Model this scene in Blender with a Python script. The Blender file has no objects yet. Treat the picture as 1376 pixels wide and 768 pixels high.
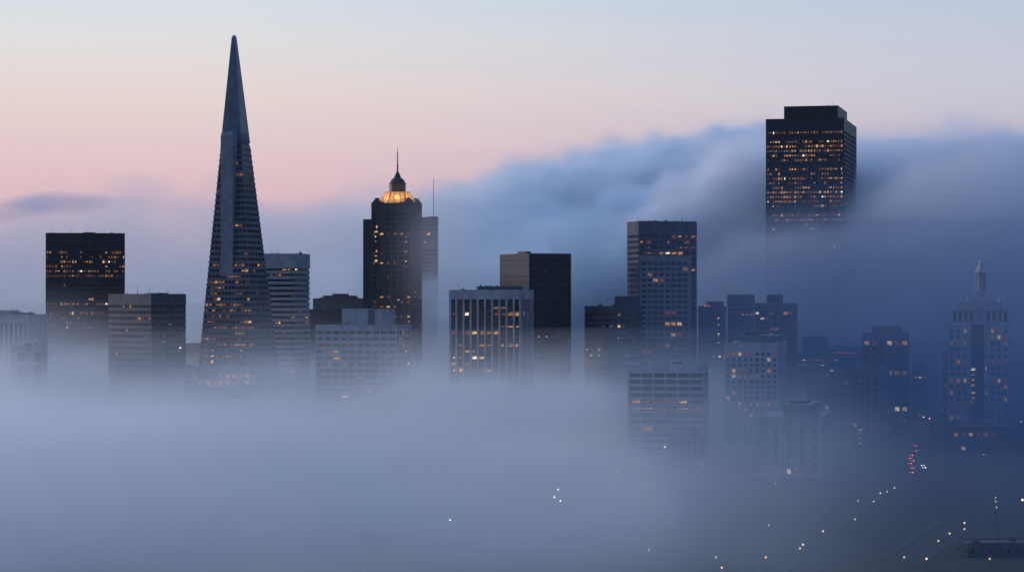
import bpy, math, random
from mathutils import Vector, Matrix

S = bpy.context.scene
COL = S.collection
R = math.radians
F = 3100.0            # focal length in pixels of a 1376 px wide frame
CAM_Z = 90.0          # the lookout the picture was taken from, metres above the street level
CX, HY = 688.0, 400.0 # optical axis column and horizon row

def kx(px): return (px - CX) / F
def zat(py, Y): return CAM_Z - (py - HY) / F * Y
def on_ground(px, py, h=0.0):
    Y = (CAM_Z - h) * F / (py - HY)
    return kx(px) * Y, Y

# ------------------------------------------------------------------ render settings, camera
S.render.engine = 'CYCLES'
cy = S.cycles
cy.use_adaptive_sampling = True
cy.adaptive_threshold = 0.02
cy.use_denoising = True
cy.max_bounces = 12
cy.diffuse_bounces = 2
cy.glossy_bounces = 2
cy.transmission_bounces = 2
cy.volume_bounces = 10
cy.transparent_max_bounces = 4
cy.volume_step_rate = 1.0
cy.volume_max_steps = 512
cy.sample_clamp_indirect = 4.0
S.view_settings.view_transform = 'Standard'
S.view_settings.look = 'None'
S.view_settings.exposure = 0.0
S.view_settings.gamma = 1.0
S.view_settings.use_curve_mapping = False

cam = bpy.data.cameras.new('camera')
camo = bpy.data.objects.new('camera', cam)
COL.objects.link(camo)
cam.sensor_fit = 'HORIZONTAL'
cam.sensor_width = 36.0
cam.lens = 36.0 * F / 1376.0
cam.shift_y = (HY - 384.0) / 1376.0
cam.clip_start = 0.5
cam.clip_end = 60000
camo.location = (0, 0, CAM_Z)
camo.rotation_euler = (R(90), 0, 0)
S.camera = camo

# ------------------------------------------------------------------ node helper
class E:
    """A socket with arithmetic: builds Math nodes in whatever tree it belongs to."""
    def __init__(self, tree, s): self.t, self.s = tree, s
    def _m(self, op, *args, clamp=False):
        n = self.t.nodes.new('ShaderNodeMath'); n.operation = op; n.use_clamp = clamp
        for i, a in enumerate((self,) + args):
            if isinstance(a, E): self.t.links.new(a.s, n.inputs[i])
            else: n.inputs[i].default_value = a
        return E(self.t, n.outputs[0])
    def __add__(s, o): return s._m('ADD', o)
    __radd__ = __add__
    def __sub__(s, o): return s._m('SUBTRACT', o)
    def __rsub__(s, o): return (s * -1.0) + o
    def __mul__(s, o): return s._m('MULTIPLY', o)
    __rmul__ = __mul__
    def __truediv__(s, o): return s._m('DIVIDE', o)
    def clamp(s): return s._m('ADD', 0.0, clamp=True)
    def max(s, o): return s._m('MAXIMUM', o)
    def min(s, o): return s._m('MINIMUM', o)
    def exp(s): return s._m('EXPONENT')
    def pow(s, o): return s._m('POWER', o)
    def fn(s, op): return s._m(op)
    def step(s, a, b):
        """smooth 0 -> 1 as the value goes a -> b (a may exceed b)"""
        if a > b: return 1.0 - s.step(b, a)
        n = s.t.nodes.new('ShaderNodeMapRange'); n.interpolation_type = 'SMOOTHSTEP'
        s.t.links.new(s.s, n.inputs['Value'])
        n.inputs['From Min'].default_value = a; n.inputs['From Max'].default_value = b
        return E(s.t, n.outputs[0])

def noise(tree, x, y, z, scale, detail=3, rough=0.5, dist=0.0):
    c = tree.nodes.new('ShaderNodeCombineXYZ')
    for i, a in enumerate((x, y, z)):
        if isinstance(a, E): tree.links.new(a.s, c.inputs[i])
        else: c.inputs[i].default_value = a
    n = tree.nodes.new('ShaderNodeTexNoise')
    n.inputs['Scale'].default_value = scale; n.inputs['Detail'].default_value = detail
    n.inputs['Roughness'].default_value = rough; n.inputs['Distortion'].default_value = dist
    tree.links.new(c.outputs[0], n.inputs['Vector'])
    return E(tree, n.outputs[0])

def curve(tree, x, pts):
    """piecewise smooth function of x through pts (x ascending)"""
    out = None
    for (x0, v0), (x1, v1) in zip(pts, pts[1:]):
        d = x.step(x0, x1) * (v1 - v0)
        out = d if out is None else out + d
    return out + pts[0][1]

def lin(r, g, b):
    f = lambda c: (c / 255 / 12.92) if c / 255 <= 0.04045 else ((c / 255 + 0.055) / 1.055) ** 2.4
    return (f(r), f(g), f(b), 1.0)

# ------------------------------------------------------------------ sky
SUN_AZ, SUN_EL = -66.0, 1.0          # the dawn glow sits left of the frame, at the horizon
def build_world():
    w = bpy.data.worlds.new('World'); S.world = w; w.use_nodes = True
    t = w.node_tree; t.nodes.clear()
    tc = t.nodes.new('ShaderNodeTexCoord')
    sp = t.nodes.new('ShaderNodeSeparateXYZ'); t.links.new(tc.outputs['Generated'], sp.inputs[0])
    x, y, z = (E(t, sp.outputs[i]) for i in range(3))
    el = z.fn('ARCSINE') * (180 / math.pi)
    az = x._m('ARCTAN2', y) * (180 / math.pi)
    def ramp(stops):
        n = t.nodes.new('ShaderNodeValToRGB'); cr = n.color_ramp
        e2 = (el / 90.0).clamp(); t.links.new(e2.s, n.inputs[0])
        while len(cr.elements) < len(stops): cr.elements.new(0.5)
        for e, (p, c) in zip(cr.elements, stops):
            e.position = p / 90.0; e.color = lin(*c)
        return n.outputs[0]
    left = ramp([(0, (186, 172, 198)), (1.2, (200, 178, 196)), (2.3, (222, 186, 194)), (3.4, (227, 197, 201)), (4.9, (230, 212, 209)), (6.2, (226, 222, 222)), (7.6, (210, 222, 232)), (14, (180, 198, 222)), (30, (186, 203, 230)), (90, (178, 199, 234))])
    right = ramp([(0, (170, 158, 185)), (2.4, (186, 174, 196)), (3.6, (196, 186, 202)), (5.2, (200, 200, 214)), (7.6, (186, 200, 220)), (14, (128, 164, 208)), (30, (120, 162, 216)), (90, (166, 194, 238))])
    back = ramp([(0, (34, 54, 92)), (6, (42, 66, 112)), (30, (56, 94, 156)), (90, (168, 194, 236))])
    def mix(f, a, b):
        n = t.nodes.new('ShaderNodeMix'); n.data_type = 'RGBA'
        t.links.new(f.s, n.inputs[0]); t.links.new(a, n.inputs[6]); t.links.new(b, n.inputs[7])
        return n.outputs[2]
    streak = noise(t, az * 0.06, el * 1.1, 0.0, 1.0, 4, 0.6)
    fr = (az + (streak - 0.5) * 8.0).step(-10, 15)
    front = mix(fr, left, right)
    away = (az + 25.0)._m('ABSOLUTE').step(45, 120)
    col = mix(away, front, back)
    down = el.step(-0.2, -6.0)
    g = t.nodes.new('ShaderNodeRGB'); g.outputs[0].default_value = lin(40, 52, 80)
    col = mix(down, col, g.outputs[0])
    bg = t.nodes.new('ShaderNodeBackground'); t.links.new(col, bg.inputs[0]); t.links.new((el.step(10, 50) * 0.16 + 1.0).s, bg.inputs[1])
    sky = t.nodes.new('ShaderNodeTexSky'); sky.sky_type = 'NISHITA'; sky.sun_disc = False
    sky.sun_elevation = R(SUN_EL); sky.sun_rotation = R(SUN_AZ)
    sky.air_density = 1.2; sky.dust_density = 0.6; sky.ozone_density = 3.0
    bg2 = t.nodes.new('ShaderNodeBackground'); t.links.new(sky.outputs[0], bg2.inputs[0]); bg2.inputs[1].default_value = 0.02
    add = t.nodes.new('ShaderNodeAddShader'); t.links.new(bg.outputs[0], add.inputs[0]); t.links.new(bg2.outputs[0], add.inputs[1])
    o = t.nodes.new('ShaderNodeOutputWorld'); t.links.new(add.outputs[0], o.inputs[0])
build_world()
sl = bpy.data.lights.new('dawn_sun', 'SUN'); so = bpy.data.objects.new('dawn_sun', sl); COL.objects.link(so)
sl.energy = 1.15; sl.angle = R(5); sl.color = (1.0, 0.83, 0.84)
d = Vector((math.sin(R(SUN_AZ)) * math.cos(R(7)), math.cos(R(SUN_AZ)) * math.cos(R(7)), math.sin(R(7))))
so.rotation_euler = (-d).to_track_quat('-Z', 'Y').to_euler()

# ------------------------------------------------------------------ materials
def mat(name, col, rough=0.8, metal=0.0, var=0.25, scale=0.15, streak=True, spec=0.3):
    m = bpy.data.materials.new(name); m.use_nodes = True
    t = m.node_tree; b = t.nodes['Principled BSDF']
    b.inputs['Roughness'].default_value = rough; b.inputs['Metallic'].default_value = metal
    b.inputs['Specular IOR Level'].default_value = spec
    tc = t.nodes.new('ShaderNodeTexCoord')
    sp = t.nodes.new('ShaderNodeSeparateXYZ'); t.links.new(tc.outputs['Object'], sp.inputs[0])
    x, y, z = (E(t, sp.outputs[i]) for i in range(3))
    n = noise(t, x, y, z * (0.12 if streak else 1.0), scale, 5, 0.6)
    n2 = noise(t, x, y, z, scale * 9, 3, 0.5)
    f = (n - 0.5) * (2.4 * var) + (n2 - 0.5) * (0.9 * var) + 1.0
    if streak:        # cladding panels, each a slightly different tone
        wn = t.nodes.new('ShaderNodeTexWhiteNoise'); cb = t.nodes.new('ShaderNodeCombineXYZ')
        for k, e in enumerate(((x / 3.1 + 0.37).fn('FLOOR'), (y / 3.1 + 0.37).fn('FLOOR'), (z / 3.9 + 0.21).fn('FLOOR'))): t.links.new(e.s, cb.inputs[k])
        t.links.new(cb.outputs[0], wn.inputs['Vector'])
        f = f * ((E(t, wn.outputs['Value']) - 0.5) * 0.34 + 1.0)
    c = t.nodes.new('ShaderNodeVectorMath'); c.operation = 'SCALE'
    c.inputs[0].default_value = col[:3]; t.links.new(f.max(0.1).s, c.inputs['Scale'])
    t.links.new(c.outputs[0], b.inputs['Base Color'])
    return m
def glass(name, col, rough=0.12, spec=0.6):
    m = mat(name, col, rough, 0.0, 0.35, 0.4, False, spec)
    return m
def glow(name, col, strength):
    m = bpy.data.materials.new(name); m.use_nodes = True
    t = m.node_tree; b = t.nodes['Principled BSDF']
    b.inputs['Base Color'].default_value = (0.05, 0.04, 0.03, 1); b.inputs['Roughness'].default_value = 0.4
    tc = t.nodes.new('ShaderNodeTexCoord')
    sp = t.nodes.new('ShaderNodeSeparateXYZ'); t.links.new(tc.outputs['Object'], sp.inputs[0])
    x, y, z = (E(t, sp.outputs[i]) for i in range(3))
    n = noise(t, x, y, z, 0.9, 2, 0.5)       # furniture and blinds behind the pane
    b.inputs['Emission Color'].default_value = col + (1,)
    t.links.new(((n - 0.3) * 2.6).max(0.15).__mul__(strength).s, b.inputs['Emission Strength'])
    m.cycles.emission_sampling = 'NONE'
    return m

M = dict(
    stone=mat('grey_stone', (0.46, 0.46, 0.455), 0.85), white=mat('white_stone', (0.34, 0.345, 0.36), 0.8), cream=mat('pale_concrete', (0.52, 0.52, 0.52), 0.85),
    grey=mat('grey_concrete', (0.20, 0.205, 0.22), 0.85), dark=mat('dark_granite', (0.022, 0.023, 0.028), 0.55),
    brown=mat('brown_granite', (0.046, 0.048, 0.058), 0.65), teal=mat('blue_grey_panel', (0.065, 0.085, 0.10), 0.5),
    mid=mat('weathered_concrete', (0.11, 0.115, 0.13), 0.85), quartz=mat('quartz_panel', (0.135, 0.145, 0.165), 0.7), pale=mat('pale_quartz_panel', (0.23, 0.24, 0.27), 0.7),
    alum=mat('aluminium_louvre', (0.15, 0.18, 0.22), 0.45, 0.35), metal=mat('painted_steel', (0.12, 0.12, 0.13), 0.45, 0.6),
    roof=mat('gravel_roof', (0.11, 0.11, 0.115), 0.95, scale=0.4, streak=False), lroof=mat('pale_roof', (0.34, 0.35, 0.37), 0.9, scale=0.4, streak=False),
    gold=mat('gilded_roof', (0.62, 0.42, 0.17), 0.45, 0.0), glass=glass('dark_glass', (0.016, 0.02, 0.026)), glassb=glass('blind_glass', (0.045, 0.047, 0.05), 0.3, 0.4), glassc=glass('black_glass', (0.008, 0.01, 0.014), 0.06, 0.7),
    span=mat('spandrel_panel', (0.035, 0.037, 0.042), 0.5),
    bglass=glass('blue_glass', (0.022, 0.034, 0.045), 0.08, 0.7), asphalt=mat('asphalt', (0.042, 0.042, 0.044), 0.9, scale=0.05, streak=False),
    pave=mat('paving', (0.06, 0.06, 0.06), 0.9, scale=0.08, streak=False), paint=mat('road_paint', (0.35, 0.35, 0.33), 0.8, streak=False),
    ground=mat('city_ground', (0.045, 0.045, 0.045), 0.95, scale=0.02, streak=False), tyre=mat('rubber', (0.02, 0.02, 0.02), 0.9),
    carp=mat('car_paint_grey', (0.10, 0.11, 0.13), 0.3, 0.3), carw=mat('car_paint_white', (0.6, 0.6, 0.6), 0.3),
)
AMB = (1.0, 0.47, 0.16); WARM = (1.0, 0.60, 0.28); PALE = (1.0, 0.80, 0.55); RED = (1.0, 0.30, 0.13)
LIT = [glow('dim_orange_window', RED, 0.20), glow('orange_window', AMB, 0.34), glow('amber_window', AMB, 0.75),
       glow('warm_window', WARM, 1.25), glow('bright_window', PALE, 2.2)]
LITW = [0.34, 0.30, 0.20, 0.12, 0.04]
LAMPW = glow('lamp_white', (1.0, 0.72, 0.56), 1.9); LAMPA = glow('lamp_amber', (1.0, 0.55, 0.25), 12.0)
LAMPF = glow('lamp_in_fog', (1.0, 0.72, 0.52), 9.0); LAMPO = glow('lamp_orange', (1.0, 0.62, 0.30), 1.6); LAMPS = glow('lamp_soft', (1.0, 0.76, 0.5), 1.2); LAMPD = glow('lamp_faint', (1.0, 0.8, 0.6), 0.9)
TAIL = glow('tail_light_red', (1.0, 0.16, 0.07), 12.0); HEAD = glow('head_light', (1.0, 0.85, 0.7), 14.0)
SIGR = glow('red_beacon', (1.0, 0.12, 0.06), 2.5)

# ------------------------------------------------------------------ mesh helper
class MB:
    def __init__(s): s.v, s.f = [], []
    def box(s, x0, x1, y0, y1, z0, z1):
        b = len(s.v)
        s.v += [(x0, y0, z0), (x1, y0, z0), (x1, y1, z0), (x0, y1, z0), (x0, y0, z1), (x1, y0, z1), (x1, y1, z1), (x0, y1, z1)]
        s.f += [tuple(b + i for i in q) for q in ((3, 2, 1, 0), (4, 5, 6, 7), (0, 1, 5, 4), (1, 2, 6, 5), (2, 3, 7, 6), (3, 0, 4, 7))]
        return s
    def hexa(s, p):
        b = len(s.v); s.v += [tuple(q) for q in p]
        s.f += [tuple(b + i for i in q) for q in ((3, 2, 1, 0), (4, 5, 6, 7), (0, 1, 5, 4), (1, 2, 6, 5), (2, 3, 7, 6), (3, 0, 4, 7))]
        return s
    def lathe(s, prof, n=16, cx=0, cy=0, rot=0.0, sx=1.0, sy=1.0):
        """prof: [(radius, z)] bottom to top"""
        b = len(s.v)
        for r, z in prof:
            for i in range(n):
                a = rot + 2 * math.pi * i / n
                s.v.append((cx + sx * r * math.cos(a), cy + sy * r * math.sin(a), z))
        for k in range(len(prof) - 1):
            for i in range(n):
                j = (i + 1) % n
                s.f.append((b + k * n + i, b + k * n + j, b + (k + 1) * n + j, b + (k + 1) * n + i))
        s.f.append(tuple(b + i for i in reversed(range(n))))
        s.f.append(tuple(b + (len(prof) - 1) * n + i for i in range(n)))
        return s
    def mesh(s, name, m):
        me = bpy.data.meshes.new(name); me.from_pydata(s.v, [], s.f); me.update()
        me.materials.append(m); return me
    def build(s, name, m, parent=None, loc=(0, 0, 0)):
        return link(name, s.mesh(name, m), parent, loc)

def link(name, me, parent=None, loc=(0, 0, 0)):
    o = bpy.data.objects.new(name, me); COL.objects.link(o); o.parent = parent; o.location = loc; return o
def thing(name, label, cat, loc, rotz=0.0, group=None):
    o = bpy.data.objects.new(name, None); COL.objects.link(o)
    o.location = loc; o.rotation_euler = (0, 0, rotz); o['label'] = label; o['category'] = cat
    o.empty_display_size = 5
    if group: o['group'] = group
    return o
def setting(o, kind='structure', label=None):
    o['kind'] = kind
    if label: o['label'] = label
    return o

# ------------------------------------------------------------------ generic tower block
class Block:
    """A rectangular building fitted between two picture columns at a distance: corner column c is where its two visible faces meet."""
    def __init__(s, name, label, px0, px1, py, Y, side='R', c=None, yaw=15.0, depth=None, ground=0.0):
        th = R(yaw)
        if side == 'F':
            k = (kx(px0) + kx(px1)) / 2; s.rot = -math.atan(k)
            s.W = (kx(px1) - kx(px0)) * Y * math.cos(s.rot) ; s.D = depth
            ctr = Vector((k * Y, Y, 0)) + Vector((k, 1, 0)).normalized() * s.D / 2
            s.faces = ('front',)
        elif side == 'R':
            xc, yc, k0, k1 = kx(c) * Y, Y, kx(px0), kx(px1)
            s.W = (xc - k0 * yc) / (math.cos(th) + k0 * math.sin(th))
            s.D = depth or (k1 * yc - xc) / (math.sin(th) - k1 * math.cos(th))
            ux, uy = Vector((math.cos(th), -math.sin(th), 0)), Vector((math.sin(th), math.cos(th), 0))
            ctr = Vector((xc, yc, 0)) - ux * s.W / 2 + uy * s.D / 2; s.rot = -th
            s.faces = ('front', 'right')
        else:
            xc, yc, k0, k1 = kx(c) * Y, Y, kx(px0), kx(px1)
            s.W = (k1 * yc - xc) / (math.cos(th) - k1 * math.sin(th))
            s.D = depth or (xc - k0 * yc) / (math.sin(th) + k0 * math.cos(th))
            ux, uy = Vector((math.cos(th), math.sin(th), 0)), Vector((-math.sin(th), math.cos(th), 0))
            ctr = Vector((xc, yc, 0)) + ux * s.W / 2 + uy * s.D / 2; s.rot = th
            s.faces = ('front', 'left')
        s.Y, s.H = Y, zat(py, Y) - ground
        s.root = thing(name, label, 'building', (ctr.x, ctr.y, ground), s.rot)
        s.ground = ground
        s.rng = random.Random(label)
    def pick(s, gl):
        return gl if gl is not M['glass'] else s.rng.choice((M['glass'], M['glass'], M['glassc'], M['glassb']))
    def z(s, py): return zat(py, s.Y) - s.ground
    def x(s, px, v=None):
        """local x on the front plane (or at depth v) that shows at picture column px"""
        c = s.root.location; k = kx(px)
        ux = Vector((math.cos(s.rot), math.sin(s.rot))); uy = Vector((-math.sin(s.rot), math.cos(s.rot)))
        p = Vector((c.x, c.y)) + uy * (-s.D / 2 if v is None else v)
        return (k * p.y - p.x) / (ux.x - k * ux.y)
    def span(s, face): return s.D if face in ('right', 'left') else s.W
    def fbox(s, mb, face, u0, u1, z0, z1, o0, o1):
        """box on a face: u along it (left to right as seen), o outward from the outer face plane"""
        W, D = s.W / 2, s.D / 2
        if face == 'front': mb.box(u0, u1, -D - o1, -D - o0, z0, z1)
        elif face == 'back': mb.box(-u1, -u0, D + o0, D + o1, z0, z1)
        elif face == 'right': mb.box(W + o0, W + o1, u0, u1, z0, z1)
        else: mb.box(-W - o1, -W - o0, -u1, -u0, z0, z1)
    def core(s, mb, rec, z0, z1): mb.box(-s.W / 2 + rec, s.W / 2 - rec, -s.D / 2 + rec, s.D / 2 - rec, z0, z1)
    def slab(s, mb, z0, z1, out=0.0):
        mb.box(-s.W / 2 - out, s.W / 2 + out, -s.D / 2 - out, s.D / 2 + out, z0, z1)

    def litset(s, nf, nb, p, rows, f0=0):
        """which (floor, bay) are lit: runs of lit offices; rows = {floor: chance} override the chance p"""
        out = set()
        for i in range(f0, nf):
            pf = rows.get(i, p * s.rng.choice((0.15, 0.5, 0.9, 1.3, 2.0)))
            on = s.rng.random() < pf
            for j in range(nb):
                stay = 0.62 if on else 0.0
                on = s.rng.random() < (stay + (1 - stay) * pf * (1.0 if on else 0.8))
                if on: out.add((i, j))
        return out
    def rows_py(s, fl0, fh, rows):
        out = {}
        for py, p in rows: out[int(round((s.z(py) - fl0) / fh - 0.5))] = p
        return out
    def lit_mesh(s, face, w, h, kind, d=0.08):
        key = (face in ('right', 'left'), round(w, 2), round(h, 2), kind)
        if key not in s.cache:
            mb = MB()
            if key[0]: mb.box(-d, d, -w / 2, w / 2, -h / 2, h / 2)
            else: mb.box(-w / 2, w / 2, -d, d, -h / 2, h / 2)
            s.cache[key] = mb.mesh('lit_pane', LIT[kind])
        return s.cache[key]
    cache = {}
    lw = LITW
    def lit_pane(s, face, u, z, w, h, parent, off, kind=None):
        k = kind if kind is not None else s.rng.choices(range(5), s.lw)[0]
        ww = w * s.rng.choice((1.0, 0.9, 0.7, 0.5)); hh = h * s.rng.choice((0.9, 0.7, 0.55, 0.4))
        du = s.rng.uniform(-1, 1) * (w - ww) / 2
        me = s.lit_mesh(face, ww, hh, k)
        W, D = s.W / 2, s.D / 2
        p = {'front': (u + du, -D - off, z), 'right': (W + off, u + du, z), 'left': (-W - off, -u - du, z)}[face]
        o = link('lit_pane', me, parent, p)
        o['label'] = 'pane lit warm orange from inside'
        return o

    def ribbon(s, wall, gl, fh=3.9, sp=1.5, rec=0.5, bay=3.0, cap=4.0, base=0.0, pier=0.0, pier_out=0.02, p=0.1, rows=(), maxlit=70, top=None, litfaces=None, minz=12.0, mull=0.25):
        """storey-high bands: spandrel rings outside a recessed core, one ribbon window per storey"""
        H = top or s.H
        nf = max(1, int((H - cap - base) / fh)); fl0 = H - cap - nf * fh
        mb = MB(); s.core(mb, rec, 0, H - 0.3)
        s.slab(mb, -2, fl0, 0.0); s.slab(mb, H - cap, H, 0.01)
        for i in range(nf): s.slab(mb, fl0 + i * fh, fl0 + i * fh + sp)
        for f in ('front', 'right', 'left', 'back'):
            L = s.span(f); nb = max(1, round((L - 2 * rec) / bay)); bw = (L - 2 * rec) / nb
            for j in range(nb + 1):
                u = -L / 2 + rec + j * bw
                if pier > 0: s.fbox(mb, f, max(u - pier / 2, -L / 2 + rec), min(u + pier / 2, L / 2 - rec), fl0, H - cap, -rec - 0.1, pier_out)
        s.wall = mb.build('wall', wall, s.root)
        bands = []
        for i in range(nf):
            z0, z1 = fl0 + i * fh + sp, fl0 + (i + 1) * fh
            b = MB()
            for f in s.faces:
                L = s.span(f)
                s.fbox(b, f, -L / 2 + rec + 0.02, L / 2 - rec - 0.02, z0 + 0.03, z1 - 0.03, -rec - 0.05, -rec + 0.06)
            bands.append(b.build('window_band', s.pick(gl), s.root))
        rr = s.rows_py(fl0, fh, rows)
        cells = []
        for f in litfaces or s.faces:
            L = s.span(f); nb = max(1, round((L - 2 * rec) / bay)); bw = (L - 2 * rec) / nb
            for (i, j) in sorted(s.litset(nf, nb, p, rr)):
                if fl0 + i * fh > minz: cells.append((f, i, -L / 2 + rec + (j + 0.5) * bw, bw))
        s.rng.shuffle(cells)
        for f, i, u, bw in cells[:maxlit]:
            s.lit_pane(f, u, fl0 + i * fh + (sp + fh) / 2, bw - max(pier, mull) - 0.1, fh - sp - 0.2, bands[i], -rec + 0.06)
        s.H0 = H
        return s

    def fins(s, wall, gl, fh=3.8, bay=5.0, pier=1.3, rec=1.0, cap=5.0, sp=1.1, p=0.1, rows=(), maxlit=70, minz=10.0):
        """vertical piers with a full-height strip of windows in every bay"""
        H = s.H; nf = int((H - cap) / fh); fl0 = H - cap - nf * fh
        mb = MB(); s.core(mb, rec, 0, H - 0.3); s.slab(mb, -2, max(fl0, 0.5)); s.slab(mb, H - cap, H, 0.05)
        sb = MB(); rr = s.rows_py(fl0, fh, rows); strips, cells = {}, []
        for f in ('front', 'right', 'left', 'back'):
            L = s.span(f); nb = max(1, round(L / bay)); bw = L / nb
            for j in range(nb + 1):
                u = -L / 2 + j * bw
                s.fbox(mb, f, max(u - pier / 2, -L / 2 + 0.01), min(u + pier / 2, L / 2 - 0.01), max(fl0, 0.5), H - cap, -rec - 0.2, 0.03)
            for i in range(nf):
                s.fbox(sb, f, -L / 2 + rec, L / 2 - rec, fl0 + i * fh, fl0 + i * fh + sp, -rec - 0.2, -rec + 0.3)
            if f in s.faces:
                for j in range(nb):
                    u = -L / 2 + (j + 0.5) * bw; b = MB()
                    s.fbox(b, f, u - bw / 2 + pier / 2, u + bw / 2 - pier / 2, max(fl0, 0.5), H - cap, -rec - 0.1, -rec + 0.1)
                    strips[f, j] = b.build('window_strip', s.pick(gl), s.root)
                for (i, j) in sorted(s.litset(nf, nb, p, rr)):
                    if fl0 + i * fh > minz: cells.append((f, i, j, bw))
        s.wall = mb.build('wall', wall, s.root)
        sb.build('spandrels', M['span'] if wall is M['white'] else wall, s.root)
        s.rng.shuffle(cells)
        for f, i, j, bw in cells[:maxlit]:
            L = s.span(f)
            s.lit_pane(f, -L / 2 + (j + 0.5) * bw, fl0 + i * fh + (sp + fh) / 2, bw - pier - 0.2, fh - sp - 0.3, strips[f, j], -rec + 0.1)
        s.H0 = H
        return s

    def grid(s, wall, gl, fh=3.7, bay=4.0, ww=2.0, wh=2.0, rec=0.45, cap=4.0, p=0.1, rows=(), top=None, maxwin=100, minz=6.0, skip=None, mullion=False):
        """punched windows, each its own part"""
        H = top or s.H; nf = max(1, int((H - cap) / fh)); fl0 = H - cap - nf * fh
        mb = MB(); s.core(mb, rec, 0, H - 0.3); s.slab(mb, -2, max(fl0, 0.5)); s.slab(mb, H - cap, H, 0.01)
        sp = (fh - wh)
        rr = s.rows_py(fl0, fh, rows); cells = []
        for f in ('front', 'right', 'left', 'back'):
            L = s.span(f); nb = max(1, round((L - 1.0) / bay)); bw = (L - 1.0) / nb; pier = bw - ww
            for j in range(nb + 1):
                u = -L / 2 + 0.5 + j * bw
                a, b = max(u - pier / 2, -L / 2 + 0.002), min(u + pier / 2, L / 2 - 0.002)
                if j == 0: a = -L / 2 + 0.002
                if j == nb: b = L / 2 - 0.002
                s.fbox(mb, f, a, b, max(fl0, 0.5), H - cap, -rec - 0.1, 0.02)
            for i in range(nf):
                s.fbox(mb, f, -L / 2 + rec, L / 2 - rec, fl0 + i * fh, fl0 + i * fh + sp * 0.7, -rec - 0.1, 0.0)
                s.fbox(mb, f, -L / 2 + rec, L / 2 - rec, fl0 + (i + 1) * fh - sp * 0.3, fl0 + (i + 1) * fh - 0.001, -rec - 0.1, 0.0)
            if f in s.faces:
                lit = s.litset(nf, nb, p, rr)
                for i in range(nf):
                    for j in range(nb):
                        if skip and skip(f, -L / 2 + 0.5 + (j + 0.5) * bw, fl0 + i * fh): continue
                        cells.append((0 if f == 'front' else 1, i, j, f, -L / 2 + 0.5 + (j + 0.5) * bw, fl0 + i * fh + sp * 0.7, (i, j) in lit))
        s.wall = mb.build('wall', wall, s.root)
        cells.sort(key=lambda c: (not c[6] or c[5] < minz, -c[1], c[0], c[2]))
        rest, cache = MB(), {}
        W, D = s.W / 2, s.D / 2
        for n, (_, i, j, f, u, z, on) in enumerate(cells):
            on = on and z > minz
            if n >= maxwin:
                s.fbox(rest, f, u - ww / 2, u + ww / 2, z, z + wh, -rec - 0.05, -rec + 0.06); continue
            k = s.rng.choices(range(5), LITW)[0] if on else s.rng.choice((-1, -1, -2, -3))
            side = f != 'front'
            if (side, k) not in cache:
                b = MB()
                if side: b.box(-0.06, 0.06, -ww / 2, ww / 2, 0, wh)
                else: b.box(-ww / 2, ww / 2, -0.06, 0.06, 0, wh)
                cache[side, k] = b.mesh('window', LIT[k] if k >= 0 else {-1: gl, -2: M['glassb'], -3: M['glassc']}[k])
            o = link('window', cache[side, k], s.root, {'front': (u, -D + rec, z), 'right': (W - rec, u, z), 'left': (-W + rec, -u, z)}[f])
            if on: o['label'] = 'window lit warm orange from inside'
        if rest.v:
            o = rest.build('window', gl, s.root); o['kind'] = 'stuff'
        s.H0 = H
        return s

    def roof(s, m=None, para=0.9, z=None, rim=None):
        z = z or s.H0
        mb = MB().box(-s.W / 2 + 0.3, s.W / 2 - 0.3, -s.D / 2 + 0.3, s.D / 2 - 0.3, z - 0.2, z + 0.05)
        o = mb.build('roof', m or M['roof'], s.root)
        if para:
            W, D, t = s.W / 2, s.D / 2, 0.35
            b = MB(); b.box(-W, W, -D, -D + t, z + 0.002, z + para); b.box(-W, W, D - t, D, z + 0.002, z + para)
            b.box(-W, -W + t, -D + t, D - t, z + 0.002, z + para - 0.02); b.box(W - t, W, -D + t, D - t, z + 0.002, z + para - 0.02)
            b.build('parapet', rim or s.wall.data.materials[0], s.root)
        return o
    def house(s, px0, px1, py, m=None, d0=0.25, d1=0.75, z=None, name='penthouse', louvre=True):
        """a rooftop house between two picture columns"""
        z0 = z or s.H0; y0, y1 = -s.D / 2 + s.D * d0, -s.D / 2 + s.D * d1
        x0, x1 = max(s.x(px0, y0), -s.W / 2 + 0.4), min(s.x(px1, y0), s.W / 2 - 0.4)
        h = s.z(py) - z0
        mb = MB().box(x0, x1, y0, y1, z0 - 0.1, z0 + h)
        mb.box(x0 - 0.15, x1 + 0.15, y0 - 0.15, y1 + 0.15, z0 + h - 0.35, z0 + h + 0.12)
        if louvre and x1 - x0 > 3:
            n = int((x1 - x0) / 1.6)
            for i in range(n):
                u = x0 + (i + 0.5) * (x1 - x0) / n
                mb.box(u - 0.12, u + 0.12, y0 - 0.14, y0 + 0.05, z0 + 0.3, z0 + h - 0.5)
        return mb.build(name, m or s.wall.data.materials[0], s.root)
    def units(s, n, z=None, hmax=2.5, x0=None, x1=None):
        z = z or s.H0
        for i in range(n):
            u = s.rng.uniform(x0 if x0 is not None else -s.W / 2 + 2, x1 if x1 is not None else s.W / 2 - 2)
            v = s.rng.uniform(-s.D / 2 + 2, s.D / 2 - 2)
            a, b, h = s.rng.uniform(0.8, 2.2), s.rng.uniform(0.8, 1.8), s.rng.uniform(1.0, hmax)
            mb = MB().box(u - a, u + a, v - b, v + b, z, z + h)
            mb.lathe([(0.5, z + h), (0.5, z + h + 0.5), (0.35, z + h + 0.6)], 10, u, v)
            mb.build('roof_unit', M['metal'], s.root)
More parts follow.
